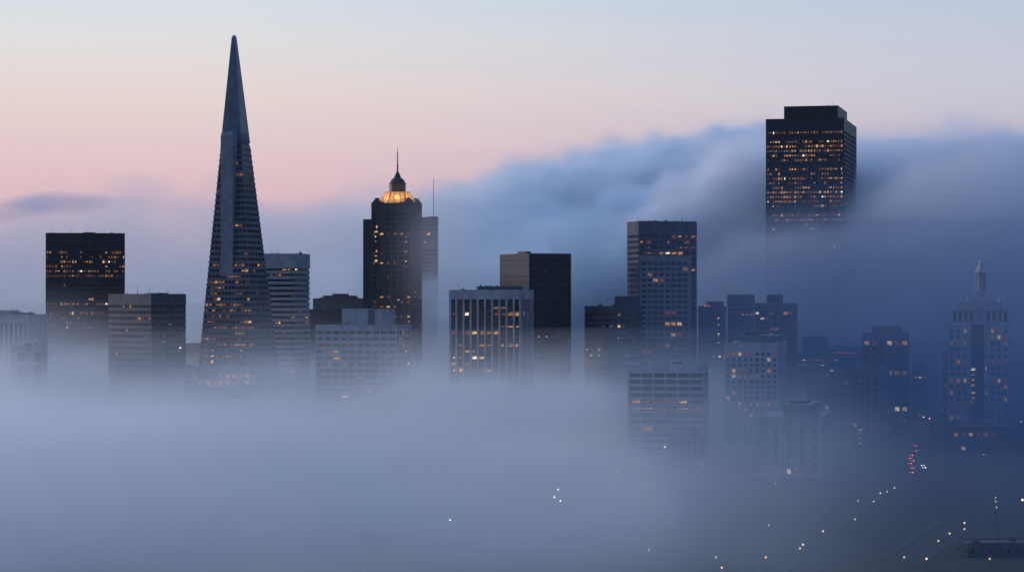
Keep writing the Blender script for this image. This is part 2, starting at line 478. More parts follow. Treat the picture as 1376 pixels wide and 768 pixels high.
        for i in range((n + 1) // 2):
            u, v, h = s.rng.uniform(-s.W / 2 + 2, s.W / 2 - 2), s.rng.uniform(-s.D / 2 + 2, 0), s.rng.uniform(3.0, 7.0)
            mb = MB().lathe([(0.2, z), (0.12, z + 0.6), (0.06, z + h)], 6, u, v)
            mb.box(u - 0.45, u + 0.45, v - 0.04, v + 0.04, z + h * 0.8, z + h * 0.8 + 0.08)
            mb.build('antenna', M['metal'], s.root)
    def mast(s, px, py, z=None, r=0.14, d=0.4):
        z0 = z or s.H0; zt = s.z(py); y = -s.D / 2 + s.D * d; x = s.x(px, y)
        mb = MB().lathe([(r * 2.2, z0), (r * 2.2, z0 + 0.8), (r, z0 + 1.0), (r * 0.5, zt)], 6, x, y)
        zc = z0 + (zt - z0) * 0.7
        mb.box(x - 0.6, x + 0.6, y - 0.05, y + 0.05, zc, zc + 0.12)
        return mb.build('antenna', M['metal'], s.root)
    def rig(s, px, z=None):
        """window-cleaning crane"""
        z = z or s.H0; y = -s.D / 2 + 2.5; x = s.x(px, y)
        mb = MB().box(x - 0.9, x + 0.9, y - 0.7, y + 0.9, z, z + 1.5).box(x - 0.15, x + 0.15, y - 3.4, y + 0.4, z + 1.9, z + 2.2).box(x - 0.2, x + 0.2, y - 0.2, y + 0.2, z + 1.4, z + 2.2)
        mb.build('cleaning_crane', M['metal'], s.root)
    def beacon(s, px, z, d=0.02):
        return MB().lathe([(0.25, z), (0.4, z + 0.4), (0.25, z + 0.8)], 8, s.x(px), -s.D / 2 + s.D * d).build('beacon', SIGR, s.root)


# ================================================================== the buildings
# --- left edge
b = Block('office_building', 'pale stepped office building with vertical window slots at the left edge of the skyline', -34, 44, 424, 1450, 'R', c=38, yaw=12, depth=30)
b.fins(M['white'], M['glass'], bay=3.4, pier=1.7, cap=4.5, p=0.03, maxlit=12)
b.roof(); b.house(-20, 13, 417, d0=0.1, d1=0.6); b.house(16, 34, 421, M['mid'], d0=0.3, d1=0.8); b.units(3, x0=2)
b = Block('low_building', 'low pale building with an arched ground floor in front of the stepped office building', 16, 63, 466, 1400, 'F', depth=18)
b.grid(M['white'], M['glass'], fh=7.5, bay=8.0, ww=4.2, wh=5.2, cap=3.0, p=0.04, maxwin=40)
b.roof(M['lroof']); b.units(3)
b = Block('small_office_block', 'small grey office block behind the low arched building', 41, 63, 452, 1500, 'F', depth=20)
b.ribbon(M['grey'], M['glass'], fh=3.6, sp=1.6, bay=3, p=0.03, maxlit=6)
b.roof(); b.house(42, 57, 448, d0=0.2, d1=0.7)

# --- dark slab tower
b = Block('office_tower', 'black slab office tower with broken rows of lit windows beside the pyramid', 61.5, 168, 314.5, 1750, 'F', depth=38)
b.lw = [0.38, 0.38, 0.17, 0.06, 0.01]
b.ribbon(M['dark'], M['glass'], fh=3.55, sp=1.25, rec=0.35, bay=2.1, cap=9.0, pier=0.35, p=0.03, maxlit=170,
         rows=[(337, .6), (344, .4), (351, .3), (358, .45), (366, .5), (372, .3), (400, .15), (408, .85), (421, .6), (428, .5)], mull=0.5)
b.roof(); b.house(112, 128, 311.5, d0=0.3, d1=0.6); b.house(99, 112, 313.4, d0=0.2, d1=0.7, louvre=False); b.mast(96.5, 301, d=0.2); b.units(4, hmax=1.4); b.rig(150); b.mast(140, 309)

# --- blue grey block in front of it
b = Block('office_building', 'blue grey office block standing in front of the black slab tower', 145.5, 250, 397, 1500, 'R', c=203, yaw=38)
b.ribbon(M['teal'], M['bglass'], fh=3.9, sp=1.9, rec=0.4, bay=3.2, cap=6.0, pier=0.4, p=0.09, maxlit=24)
b.roof(para=1.2); b.units(5, hmax=1.6); b.mast(185, 390); b.mast(226, 388); b.house(196, 212, 393.5, d0=0.3, d1=0.6)
b = Block('low_building', 'low dark block between the blue grey office block and the pyramid', 246, 300, 463, 1640, 'F', depth=22)
b.ribbon(M['mid'], M['glass'], fh=3.6, sp=1.7, bay=3, p=0.1, maxlit=10); b.roof(); b.units(3)

# --- the pyramid
def pyramid():
    Y = 1540.0; m = Y / F
    cxp = 314.6
    x0 = kx(cxp) * Y
    root = thing('pyramid_tower', 'tall slender pyramid tower with a smooth pointed spire and lit window rows', 'building', (x0, Y, 0), -R(17))
    H = zat(48, Y)
    zs, zb = zat(180, Y), 34.0
    slope = 0.1735 / 2
    offx = lambda z: 4.0 * (1 - z / H)          # the tower leans a touch in the picture
    hw = lambda z: 1.15 + (H - z) * slope
    def ring(z, e): h = hw(z) + e; o = offx(z); return [(-h + o, -h, z), (h + o, -h, z), (h + o, h, z), (-h + o, h, z)]
    def frus(mb, z0, z1, e0, e1=None): mb.hexa(ring(z0, e0) + ring(z1, e0 if e1 is None else e1))
    rng = random.Random(5)
    w = MB(); frus(w, -2, zs, -0.55)
    fh = 3.75; nf = int((zs - 6 - zb) / fh)
    frus(w, zb - 7.5, zb, 0.0); frus(w, zs - 6 , zs, 0.0)
    bands, cells = [], []
    for i in range(nf):
        z0 = zb + i * fh
        frus(w, z0 if i else z0 + 0.002, z0 + 1.75, 0.0)
        g = MB(); frus(g, z0 + 1.78, z0 + fh - 0.02, -0.42)
        bands.append(g.build('window_band', M['glass'], root))
        zc = z0 + (1.75 + fh) / 2; h = hw(zc) - 0.42; o = offx(zc)
        nb = max(4, round(2 * h / 2.6)); bw = 2 * h / nb
        for j in range(nb + 1):      # mullions
            u = -h + j * bw; t = 0.2
            hb, ht = hw(z0 + 1.75) - 0.45, hw(z0 + fh) - 0.45
            for (za, ha, zt2, hb2) in ((z0 + 1.75, hb, z0 + fh, ht),):
                ua, ub = u * ha / h, u * hb2 / h
                oa, ob = offx(za), offx(zt2)
                w.hexa([(ua - t + oa, -ha - .25, za), (ua + t + oa, -ha - .25, za), (ua + t + oa, -ha + .1, za), (ua - t + oa, -ha + .1, za),
                        (ub - t + ob, -hb2 - .25, zt2), (ub + t + ob, -hb2 - .25, zt2), (ub + t + ob, -hb2 + .1, zt2), (ub - t + ob, -hb2 + .1, zt2)])
                w.hexa([(ha - .1 + oa, ua - t, za), (ha + .25 + oa, ua - t, za), (ha + .25 + oa, ua + t, za), (ha - .1 + oa, ua + t, za),
                        (hb2 - .1 + ob, ub - t, zt2), (hb2 + .25 + ob, ub - t, zt2), (hb2 + .25 + ob, ub + t, zt2), (hb2 - .1 + ob, ub + t, zt2)])
        pf = rng.choice((0.12, 0.25, 0.4, 0.55, 0.7)) if i < nf * 0.5 else rng.choice((0.0, 0.0, 0.05, 0.15))
        on = False
        for j in range(nb):
            u = -h + (j + 0.5) * bw
            on = rng.random() < (0.6 if on else pf)
            if on: cells.append((i, 0, u + o, -h, zc, bw))
            if rng.random() < pf * 0.06: cells.append((i, 1, h + o, u, zc, bw))
    w.build('wall', M['quartz'], root)
    # the lift shaft wings: vertical slabs that the leaning faces sink into
    zw = zat(371, Y); hwb = hw(zw)
    for sgn in (-1,):
        b = MB(); y0, y1 = sorted((sgn * (hwb - 0.4 + 0.5), sgn * 2.0))
        wz = zs + 0.8
        b.box(-4.3 + 1.3, 4.3 + 1.3, y0, y1, zw, wz - 3.0)
        b.hexa([(-4.3 + 1.3, y0, wz - 3), (4.3 + 1.3, y0, wz - 3), (4.3 + 1.3, y1, wz - 3), (-4.3 + 1.3, y1, wz - 3),
                (-3.8 + 1.3, y0 + (1.2 if sgn < 0 else 0), wz), (3.8 + 1.3, y0 + (1.2 if sgn < 0 else 0), wz), (3.8 + 1.3, y1 - (1.2 if sgn > 0 else 0), wz), (-3.8 + 1.3, y1 - (1.2 if sgn > 0 else 0), wz)])
        b.build('shaft_wing', M['pale'], root)
    s = MB(); frus(s, zs + 0.002, H - 1.6, 0.02, 0.0)
    n = 26
    for k in range(n):   # louvre joints
        z = zs + 2 + k * (H - zs - 8) / n
        frus(s, z, z + 0.25, 0.1)
    s.build('spire', M['alum'], root)
    o = offx(H)
    MB().lathe([(1.5, H - 1.6), (1.6, H - 0.9), (1.1, H - 0.1), (0.3, H + 0.4)], 12, o, 0).build('spire_cap', M['white'], root)
    # leaning struts of the base
    st = MB(); zt = zb - 7.5; hb, ht = hw(0) - 0.2, hw(zt) - 0.2
    for f in range(4):
        for j in range(5):
            for k in (-1, 1):
                ua = -hb + (j + 0.5) * 2 * hb / 5; ub = ua * ht / hb + k * ht / 5
                q = [(-0.7, -0.7), (0.7, -0.7), (0.7, 0.7), (-0.7, 0.7)]
                P = [(ua + a, -hb + 0.7 + c, -1) for a, c in q] + [(ub + a, -ht + 0.7 + c, zt) for a, c in q]
                for _ in range(f): P = [(-y, x, z) for x, y, z in P]
                st.hexa([(x + offx(z), y, z) for x, y, z in P])
    st.build('base_struts', M['quartz'], root)
    rng.shuffle(cells)
    cache = {}
    for i, f, x, y, z, bw in cells[:150]:
        k = rng.choices(range(5), [0.5, 0.3, 0.13, 0.06, 0.01])[0]
        ww = round((bw - 0.5) * rng.choice((1, 1, 0.6)), 1); hh = rng.choice((1.7, 1.3, 0.9))
        if (f, ww, hh, k) not in cache:
            mb = MB()
            if f: mb.box(-0.22, 0.22, -ww / 2, ww / 2, -hh / 2, hh / 2)
            else: mb.box(-ww / 2, ww / 2, -0.22, 0.22, -hh / 2, hh / 2)
            cache[f, ww, hh, k] = mb.mesh('lit_pane', LIT[k])
        o = link('lit_pane', cache[f, ww, hh, k], bands[i], (x, y, z)); o['label'] = 'pane lit warm orange from inside'
pyramid()
b = Block('low_building', 'low pale building at the foot of the pyramid with a lit entrance row', 247, 338, 494, 1440, 'F', depth=26)
b.grid(M['white'], M['glass'], fh=4.2, bay=4.2, ww=2.6, wh=2.4, cap=3.5, p=0.06, rows=[(503, .5)], maxwin=40); b.roof(); b.units(3)

# --- banded tower right of the pyramid
b = Block('office_tower', 'pale office tower with horizontal window bands just right of the pyramid', 338, 416.5, 342, 1625, 'R', c=397, yaw=18)
b.ribbon(M['white'], M['glass'], fh=3.75, sp=1.9, rec=0.6, bay=3.3, cap=9.5, p=0.08, maxlit=40, rows=[(363, .55), (371, .25), (432, .4), (446, .2)], mull=0.3)
b.roof(); b.units(4, hmax=1.2); b.mast(374, 334); b.rig(404); b.house(362, 385, 340.4, d0=0.3, d1=0.7)

# --- stepped dark block and the pale ribbon block before it
b = Block('office_building', 'dark stepped office block without lights behind the pale ribbon window block', 420.5, 500, 402, 1900, 'R', c=488, yaw=8, depth=40)
b.ribbon(M['mid'], M['glass'], fh=4.0, sp=2.2, bay=4, cap=9, p=0.01, maxlit=6); b.roof()
b.house(434, 472, 397, d0=0.1, d1=0.6); b.house(447, 464, 394.5, d0=0.2, d1=0.55); b.units(4)
b = Block('office_building', 'dark flat roofed office block below the stepped dark block', 410, 470, 417, 1780, 'F', depth=30)
b.ribbon(M['dark'], M['glass'], fh=4.0, sp=2.0, bay=4, cap=5, p=0.02, maxlit=6); b.roof(M['lroof'])
b = Block('office_building', 'pale office block with wide lit ribbon windows below the golden crowned tower', 424, 552, 438, 1420, 'R', c=533, yaw=14)
b.ribbon(M['white'], M['glass'], fh=3.95, sp=2.0, rec=0.6, bay=5.4, cap=3.0, pier=0.9, p=0.22, maxlit=44, rows=[(447, .25), (455, .5), (463, .45), (472, .2), (481, .35)], mull=0.5, minz=4)
b.roof(M['lroof'], para=0.7); b.house(459.5, 494, 415, M['white'], d0=0.25, d1=0.7, louvre=False); b.house(494.5, 503, 417, M['grey'], d0=0.35, d1=0.7, louvre=False); b.house(503.5, 522, 415.5, M['white'], d0=0.3, d1=0.75, louvre=False); b.units(4, hmax=1.6)

# --- the tower with the golden crown
def crown_tower():
    b = Block('crowned_tower', 'granite tower with a floodlit golden roof and a needle spire on top', 499, 567, 272.5, 1800, 'R', c=553, yaw=20)
    D0 = b.D
    b.fins(M['brown'], M['glass'], fh=3.8, bay=5.6, pier=2.6, rec=0.7, cap=7.5, sp=1.4, p=0.05, maxlit=95,
           rows=[(312, .5), (390, .25), (400, .5), (410, .3), (419, .4), (430, .3), (440, .2)])
    b.roof(para=1.0)
    zl = b.z(293.5)
    xl = b.x(487)
    w = MB().box(xl, -b.W / 2 + 0.3, -b.D / 2 + 1.8, b.D / 2 - 2, -2, zl)
    for i in range(5):
        u = xl + i * (-b.W / 2 - xl) / 5
        w.box(u, u + 0.9, -b.D / 2 + 1.3, -b.D / 2 + 1.9, 0, zl)
    sh = w.build('shoulder_wing', M['brown'], b.root)
    # lit stair columns
    fh = 3.8; r = random.Random(3)
    for px, py0, py1, p in ((505.5, 304, 362, .9), (545.5, 318, 365, .55), (536, 396, 440, .5)):
        nfl = int((py1 - py0) * b.Y / F / fh)
        par = MB().box(b.x(px) - 1.5, b.x(px) + 1.5, -b.D / 2 - 0.12, -b.D / 2 + 0.1, b.z(py1) - 2, b.z(py0) + 2).build('stair_window_strip', M['glass'], b.root)
        for k in range(nfl):
            if r.random() < p:
                b.lit_pane('front', b.x(px), b.z(py0) - k * fh, 2.4, 1.9, par, 0.14, r.choice((1, 2, 2, 3, 3)))
    ct = b.x(534.2, 0.0); zt = b.H0; m = b.Y / F
    # corner turrets, sloped golden roof, drum, cone and spire
    for sx in (-1, 1):
        for sy in (-1, 1):
            x, y = sx * (b.W / 2 - 3.5), sy * (b.D / 2 - 3.5)
            MB().box(x - 2.4, x + 2.4, y - 2.4, y + 2.4, zt, zt + 2.6).box(x - 1.4, x + 1.4, y - 1.4, y + 1.4, zt + 2.6, zt + 4.4).build('corner_turret', M['brown'], b.root)
    r0, r1 = 23.5 * m, 15.5 * m
    z1, z2, z3 = b.z(256.5), b.z(246.5), b.z(240)
    cr = MB().lathe([(r0, zt + 0.1), (r0 - 0.6, zt + 1.6), (r0 * 0.86, zt + 3.4), (r1 + 0.8, z1 - 0.8), (r1, z1)], 8, ct, 0, math.pi / 8)
    for k in range(24):
        a = 2 * math.pi * k / 24; ca, sa = math.cos(a), math.sin(a); t = 0.22
        oct_ = lambda rr: rr * math.cos(math.pi / 8) / math.cos(((a + math.pi / 8) % (math.pi / 4)) - math.pi / 8) if False else rr * 0.99
        ra, rb = oct_(r0 * 0.99), oct_(r1 + 0.5)
        P = []
        for rr, z in ((ra, zt + 1.2), (rb, z1)):
            for dr, dt in ((-0.2, -t), (0.45, -t), (0.45, t), (-0.2, t)):
                P.append((ct + (rr + dr) * ca - dt * sa, (rr + dr) * sa + dt * ca, z))
        cr.hexa(P)
    crown = cr.build('crown_roof', M['gold'], b.root)
    MB().lathe([(2.3, 0), (2.3, 0.6)], 16).build('crown_medallion', M['gold'], crown, (ct + r0 * 0.84 * math.sin(R(20)), -r0 * 0.84 * math.cos(R(20)), zt + 4.6)).rotation_euler = (R(62), 0, R(20))
    MB().lathe([(11.2 * m, z1 + 0.002), (11.2 * m, z2), (12 * m, z2 + 0.2), (12 * m, z2 + 0.9)], 16, ct, 0).build('drum', M['span'], b.root)
    MB().lathe([(11.0 * m, z2 + 0.9), (7.8 * m, z3 + 0.6), (5.2 * m, z3 + 1.2), (3.6 * m, z3 + 3.6), (1.6 * m, z3 + 6), (1.2 * m, b.z(229))], 16, ct, 0).build('cupola', M['span'], b.root)
    MB().lathe([(0.75, b.z(229)), (0.62, b.z(222)), (0.9, b.z(221)), (0.5, b.z(219.5)), (0.38, b.z(206)), (0.55, b.z(205)), (0.25, b.z(203)), (0.1, b.z(195))], 8, ct, 0).build('spire', M['metal'], b.root)
    # floodlights on short poles round the eaves
    for k in range(8):
        a = math.pi / 8 * 2 * k + math.pi / 8
        x, y = ct + (r0 + 3.5) * math.cos(a), (r0 + 3.5) * math.sin(a)
        MB().box(x - 0.12, x + 0.12, y - 0.12, y + 0.12, zt, zt + 4.0).box(x - 0.4, x + 0.4, y - 0.3, y + 0.3, zt + 4.0, zt + 4.5).build('floodlight', M['metal'], b.root)
        l = bpy.data.lights.new('floodlight_lamp', 'SPOT'); l.energy = 4300; l.color = (1.0, 0.60, 0.31); l.shadow_soft_size = 0.6
        l.spot_size = R(150); l.spot_blend = 1.0
        lo = bpy.data.objects.new('floodlight_lamp', l); COL.objects.link(lo); lo.parent = b.root; lo.location = (x, y, zt + 4.9)
        lo.rotation_euler = Vector((-math.cos(a), -math.sin(a), 0.1)).to_track_quat('-Z', 'Y').to_euler()
crown_tower()
b = Block('office_tower', 'misty tower with a tall rooftop mast half hidden behind the golden crowned tower', 558, 589, 293, 2185, 'F', depth=30)
b.ribbon(M['mid'], M['glass'], fh=3.9, sp=1.9, bay=3.5, cap=6, p=0.02, maxlit=8); b.roof()
b.mast(582.5, 238, r=0.45, d=0.5); b.house(575, 589, 290.5, d0=0.2, d1=0.8)

# --- finned block and the brown slab behind
b = Block('office_building', 'office block with strong white vertical fins and many lit windows', 603.5, 717, 392, 1380, 'R', c=700, yaw=16)
b.fins(M['white'], M['glass'], fh=3.75, bay=4.45, pier=1.15, rec=1.1, cap=4.4, p=0.13, maxlit=80, rows=[(412, .25), (422, .5), (447, .7), (466, .4), (482, .4), (500, .4)])
b.roof(para=1.3); b.house(641, 691, 384.5, M['mid'], d0=0.15, d1=0.8)
for px in (646, 653, 659, 668, 676, 684): b.mast(px, 380.5 + (px % 3), z=b.z(385), r=0.25)
b.units(5, hmax=1.8)
b = Block('office_tower', 'plain brown slab tower with almost no lit windows behind the finned block', 671.5, 767.5, 342, 1600, 'L', c=711, yaw=24)
b.ribbon(M['brown'], M['glass'], fh=3.8, sp=2.7, rec=0.2, bay=3.0, cap=3.0, pier=1.5, pier_out=-0.02, p=0.008, maxlit=16, rows=[(368, .12), (455, .15), (465, .12), (475, .1)])
b.roof(para=1.0); b.house(698, 713, 337.5, d0=0.1, d1=0.4); b.house(682, 698, 340.5, d0=0.55, d1=0.95, louvre=False)

# --- right of centre
b = Block('office_building', 'dark office block with one orange lit storey left of the tall gridded tower', 785.5, 862, 413, 1500, 'R', c=846, yaw=14)
b.ribbon(M['brown'], M['glass'], fh=3.8, sp=1.7, rec=0.4, bay=2.6, cap=3.5, pier=0.5, p=0.05, maxlit=44, rows=[(424, .35), (436, .3), (452, .25), (477, .85), (488, .2)])
b.roof(); b.house(826, 858, 398, M['brown'], d0=0.2, d1=0.8); b.mast(817, 396); b.units(3)
b = Block('office_tower', 'tall flat topped tower with a dark top storey rising into the fog', 842.5, 936.5, 298.5, 1610, 'L', c=858, yaw=14)
b.ribbon(M['mid'], M['glass'], fh=3.9, sp=1.6, rec=0.6, bay=4.6, cap=8.5, pier=1.2, p=0.05, maxlit=70, rows=[(318, .45), (326, .4), (334, .35), (343, .2)], litfaces=('front',))
b.roof(); b.mast(857, 291); b.mast(866, 293); b.mast(916, 291); b.rig(895); b.mast(930, 294); b.beacon(845, b.H0 + 1.2); b.units(4, hmax=1.4)
b = Block('office_tower', 'gridded concrete tower stepping down in front of the tall flat topped tower', 860, 932, 345, 1560, 'R', c=926, yaw=8, depth=26)
b.grid(M['grey'], M['bglass'], fh=3.7, bay=4.3, ww=3.0, wh=2.1, cap=3.0, p=0.05, maxwin=100); b.roof()
b.units(3, hmax=1.5)
b = Block('office_building', 'white framed office block with wide bands and one bright lit storey', 843.5, 952, 491, 1250, 'R', c=945, yaw=10, depth=30)
b.ribbon(M['cream'], M['glass'], fh=3.6, sp=1.3, rec=0.7, bay=7.2, cap=4.2, pier=0.6, p=0.03, maxlit=26, rows=[(545.5, .8), (550, .8)], minz=3)
b.roof(M['lroof']); b.units(3, hmax=1.2)
b = Block('low_building', 'low pale building sunk in the fog below the white framed block', 899, 950, 586, 1170, 'F', depth=20)
b.grid(M['white'], M['glass'], fh=3.6, bay=4, ww=1.8, wh=1.8, cap=2, p=0.05, maxwin=24, minz=1); b.roof(M['lroof']); b.units(2)

b = Block('apartment_tower', 'dim dark tower with a single lit stair column right of the gridded tower', 938, 976, 413, 1760, 'F', depth=30)
b.ribbon(M['mid'], M['glass'], fh=3.8, sp=2.0, bay=3.5, cap=6, p=0.01, maxlit=8); b.roof()
b.house(950, 972, 405, d0=0.2, d1=0.8); b.units(4)
par = MB().box(b.x(965.5) - 1.0, b.x(965.5) + 1.0, -b.D / 2 - 0.1, -b.D / 2 + 0.05, b.z(478), b.z(422)).build('stair_window_strip', M['glass'], b.root)
for py, k in ((427, 3), (436, 3), (448, 4), (451, 2), (460, 3), (470, 2)): b.lit_pane('front', b.x(965.5), b.z(py), 1.4, 2.2, par, 0.12, k)
for px in (947, 951, 954): b.beacon(px, b.H0 + 1)
b = Block('apartment_tower', 'faint tower almost lost in the fog behind the single lit stair column tower', 977, 1014, 397, 1790, 'F', depth=30)
b.ribbon(M['mid'], M['glass'], fh=3.8, sp=2.0, bay=3.5, cap=6, p=0.04, maxlit=10); b.roof()
b = Block('office_tower', 'dim tower with a square rooftop house and glowing top storeys behind the white gridded block', 1013.5, 1077, 410, 1650, 'R', c=1072, yaw=6, depth=32)
b.ribbon(M['mid'], M['glass'], fh=3.8, sp=1.7, rec=0.6, bay=3.4, cap=4.5, p=0.08, maxlit=44, rows=[(421, .8), (428, .5), (436, .4), (448, .2), (456, .3)])
b.roof(para=1.6, rim=M['grey']); b.house(1030.5, 1052, 396, M['teal'], d0=0.3, d1=0.75); b.mast(1044, 392, z=b.z(396)); b.mast(1024, 404)
b = Block('office_building', 'white gridded office block of small square windows with a pale flat roof', 973, 1057, 461, 1350, 'R', c=1046, yaw=12)
b.grid(M['cream'], M['glass'], fh=3.25, bay=3.3, ww=1.75, wh=2.0, cap=5.0, p=0.1, maxwin=100)
b.roof(M['lroof'], para=0.5); b.house(993, 1046, 451.5, M['grey'], d0=0.2, d1=0.9, louvre=False); b.house(1001, 1016, 446, M['mid'], d0=0.3, d1=0.7, z=b.z(451.5)); b.units(2, hmax=1)
b = Block('apartment_building', 'pale blind walled building with rooftop house sunk in fog below the white gridded block', 1015.5, 1119, 562, 1150, 'R', c=1105, yaw=12)
b.grid(M['cream'], M['glass'], fh=4.0, bay=6.5, ww=1.9, wh=2.3, cap=5.0, p=0.05, maxwin=60, minz=2, skip=lambda f, u, z: f == 'front' and u < -8)
b.roof(M['lroof'], para=0.7); b.house(1053, 1091, 545.5, M['white'], d0=0.2, d1=0.8, louvre=False); b.house(1060, 1084, 541, M['grey'], d0=0.3, d1=0.7, z=b.z(545.5)); b.units(2, hmax=1.2)

# --- the great dark tower above the fog
b = Block('office_tower', 'massive dark tower rising above the cloud with hundreds of lit windows', 1029, 1151, 160, 1976, 'R', c=1134, yaw=14)
b.lw = [0.30, 0.34, 0.23, 0.11, 0.02]
b.ribbon(M['dark'], M['glass'], fh=3.95, sp=1.45, rec=0.8, bay=2.3, cap=9.5, pier=0.5, p=0.1, maxlit=420, minz=100, litfaces=('front',), mull=0.6,
         rows=[(175, .25), (181, .85), (188, .7), (195, .6), (202, .9), (208, .6), (214, .3), (227, .55), (234, .45), (241, .5), (248, .3), (254, .5), (260, .9), (266, .8), (272, .5), (280, .3), (290, .7), (297, .7)])
b.roof(para=1.2); b.house(1053.5, 1126, 139.5, M['dark'], d0=0.15, d1=0.85, louvre=True)
for px, py in ((1090, 135.5), (1113, 133), (1119.5, 131)): b.mast(px, py, z=b.z(139.5), r=0.16)
zz = b.z(139.5)
for x0, x1, h in ((1088, 1104, 1.7), (1104, 1110, 1.1), (1036, 1044, 0)): 
    if h: MB().box(b.x(x0), b.x(x1), -2, 3, zz, zz + h).build('roof_unit', M['metal'], b.root)
b.units(3, hmax=1.5)

# --- right hand group
b = Block('office_tower', 'dim dark tower with a broad rooftop block left of the ornate spired tower', 1158.5, 1230, 449, 1500, 'R', c=1222, yaw=10, depth=30)
b.grid(M['mid'], M['glass'], fh=3.9, bay=5.0, ww=3.0, wh=2.6, cap=4.0, p=0.07, rows=[(465, .5), (500, .55)], maxwin=90); b.roof()
b.house(1171, 1212, 438.5, M['mid'], d0=0.15, d1=0.8); b.units(3)
b = Block('apartment_building', 'grey apartment block with a red lit window column in front of the broad roofed tower', 1143, 1196, 498, 1380, 'R', c=1182, yaw=16)
b.grid(M['grey'], M['glass'], fh=3.5, bay=4.4, ww=2.4, wh=2.0, cap=3.0, p=0.06, maxwin=70, minz=2); b.roof(); b.units(3)
par = MB().box(b.x(1156) - 1.4, b.x(1156) + 1.4, -b.D / 2 - 0.1, -b.D / 2 + 0.05, b.z(602), b.z(572)).build('stair_window_strip', M['glass'], b.root)
for py, k in ((577, 3), (582, 3), (589, 2), (598, 3)): 
    o = b.lit_pane('front', b.x(1156), max(b.z(py), 3), 2.2, 1.0, par, 0.12, k)
b = Block('apartment_building', 'dim apartment block with a few lit windows behind the blind walled building', 1083, 1146, 507, 1450, 'R', c=1116, yaw=24)
b.grid(M['mid'], M['glass'], fh=3.6, bay=4.2, ww=2.2, wh=1.9, cap=3.0, p=0.06, maxwin=70, minz=2); b.roof(M['lroof']); b.units(3)
b = Block('office_building', 'dim block with a string of small red lights along its roof edge', 1064, 1146, 476, 1680, 'F', depth=28)
b.ribbon(M['mid'], M['glass'], fh=3.8, sp=1.9, bay=3.4, cap=3, p=0.08, maxlit=26, rows=[(483, .4), (491, .5)]); b.roof(M['lroof'])
b.house(1112, 1130, 468, d0=0.3, d1=0.8); b.units(3)
for k in range(8): b.beacon(1120 + k * 4.2, b.H0 + 0.95)

for a in (('apartment_building', 'dark narrow flat roofed block just left of the broad roofed tower', 1122, 1150, 488, 1600, 24, 3.3),
          ('office_building', 'dim squat block between the white gridded block and the red lit window column', 1056, 1086, 497, 1520, 24, 3.4),
          ('apartment_building', 'dark low block in the gap between the broad roofed tower and the street', 1226, 1246, 492, 1620, 24, 3.3),
          ('apartment_building', 'dim plain block rising in the gap right of the glowing topped tower', 1078, 1112, 455, 1800, 26, 3.4),
          ('office_building', 'dim wide block behind the string of small red roof lights', 1110, 1164, 468, 1760, 26, 3.4),
          ('apartment_building', 'faint block squeezed between the white framed block and the white gridded block', 948, 978, 470, 1560, 24, 3.2),
          ('office_building', 'faint block in the fog left of the ornate spired tower across the street', 1232, 1262, 505, 1900, 26, 3.6)):
    b = Block(*a[:6], 'F', depth=a[6])
    b.ribbon(M['mid'], M['glass'], fh=a[7], sp=1.6, bay=3.2, cap=3.5, pier=0.8, p=0.09, maxlit=18, minz=4); b.roof(); b.units(4); b.mast((a[2] + a[3]) / 2 + 4, a[4] - 7)
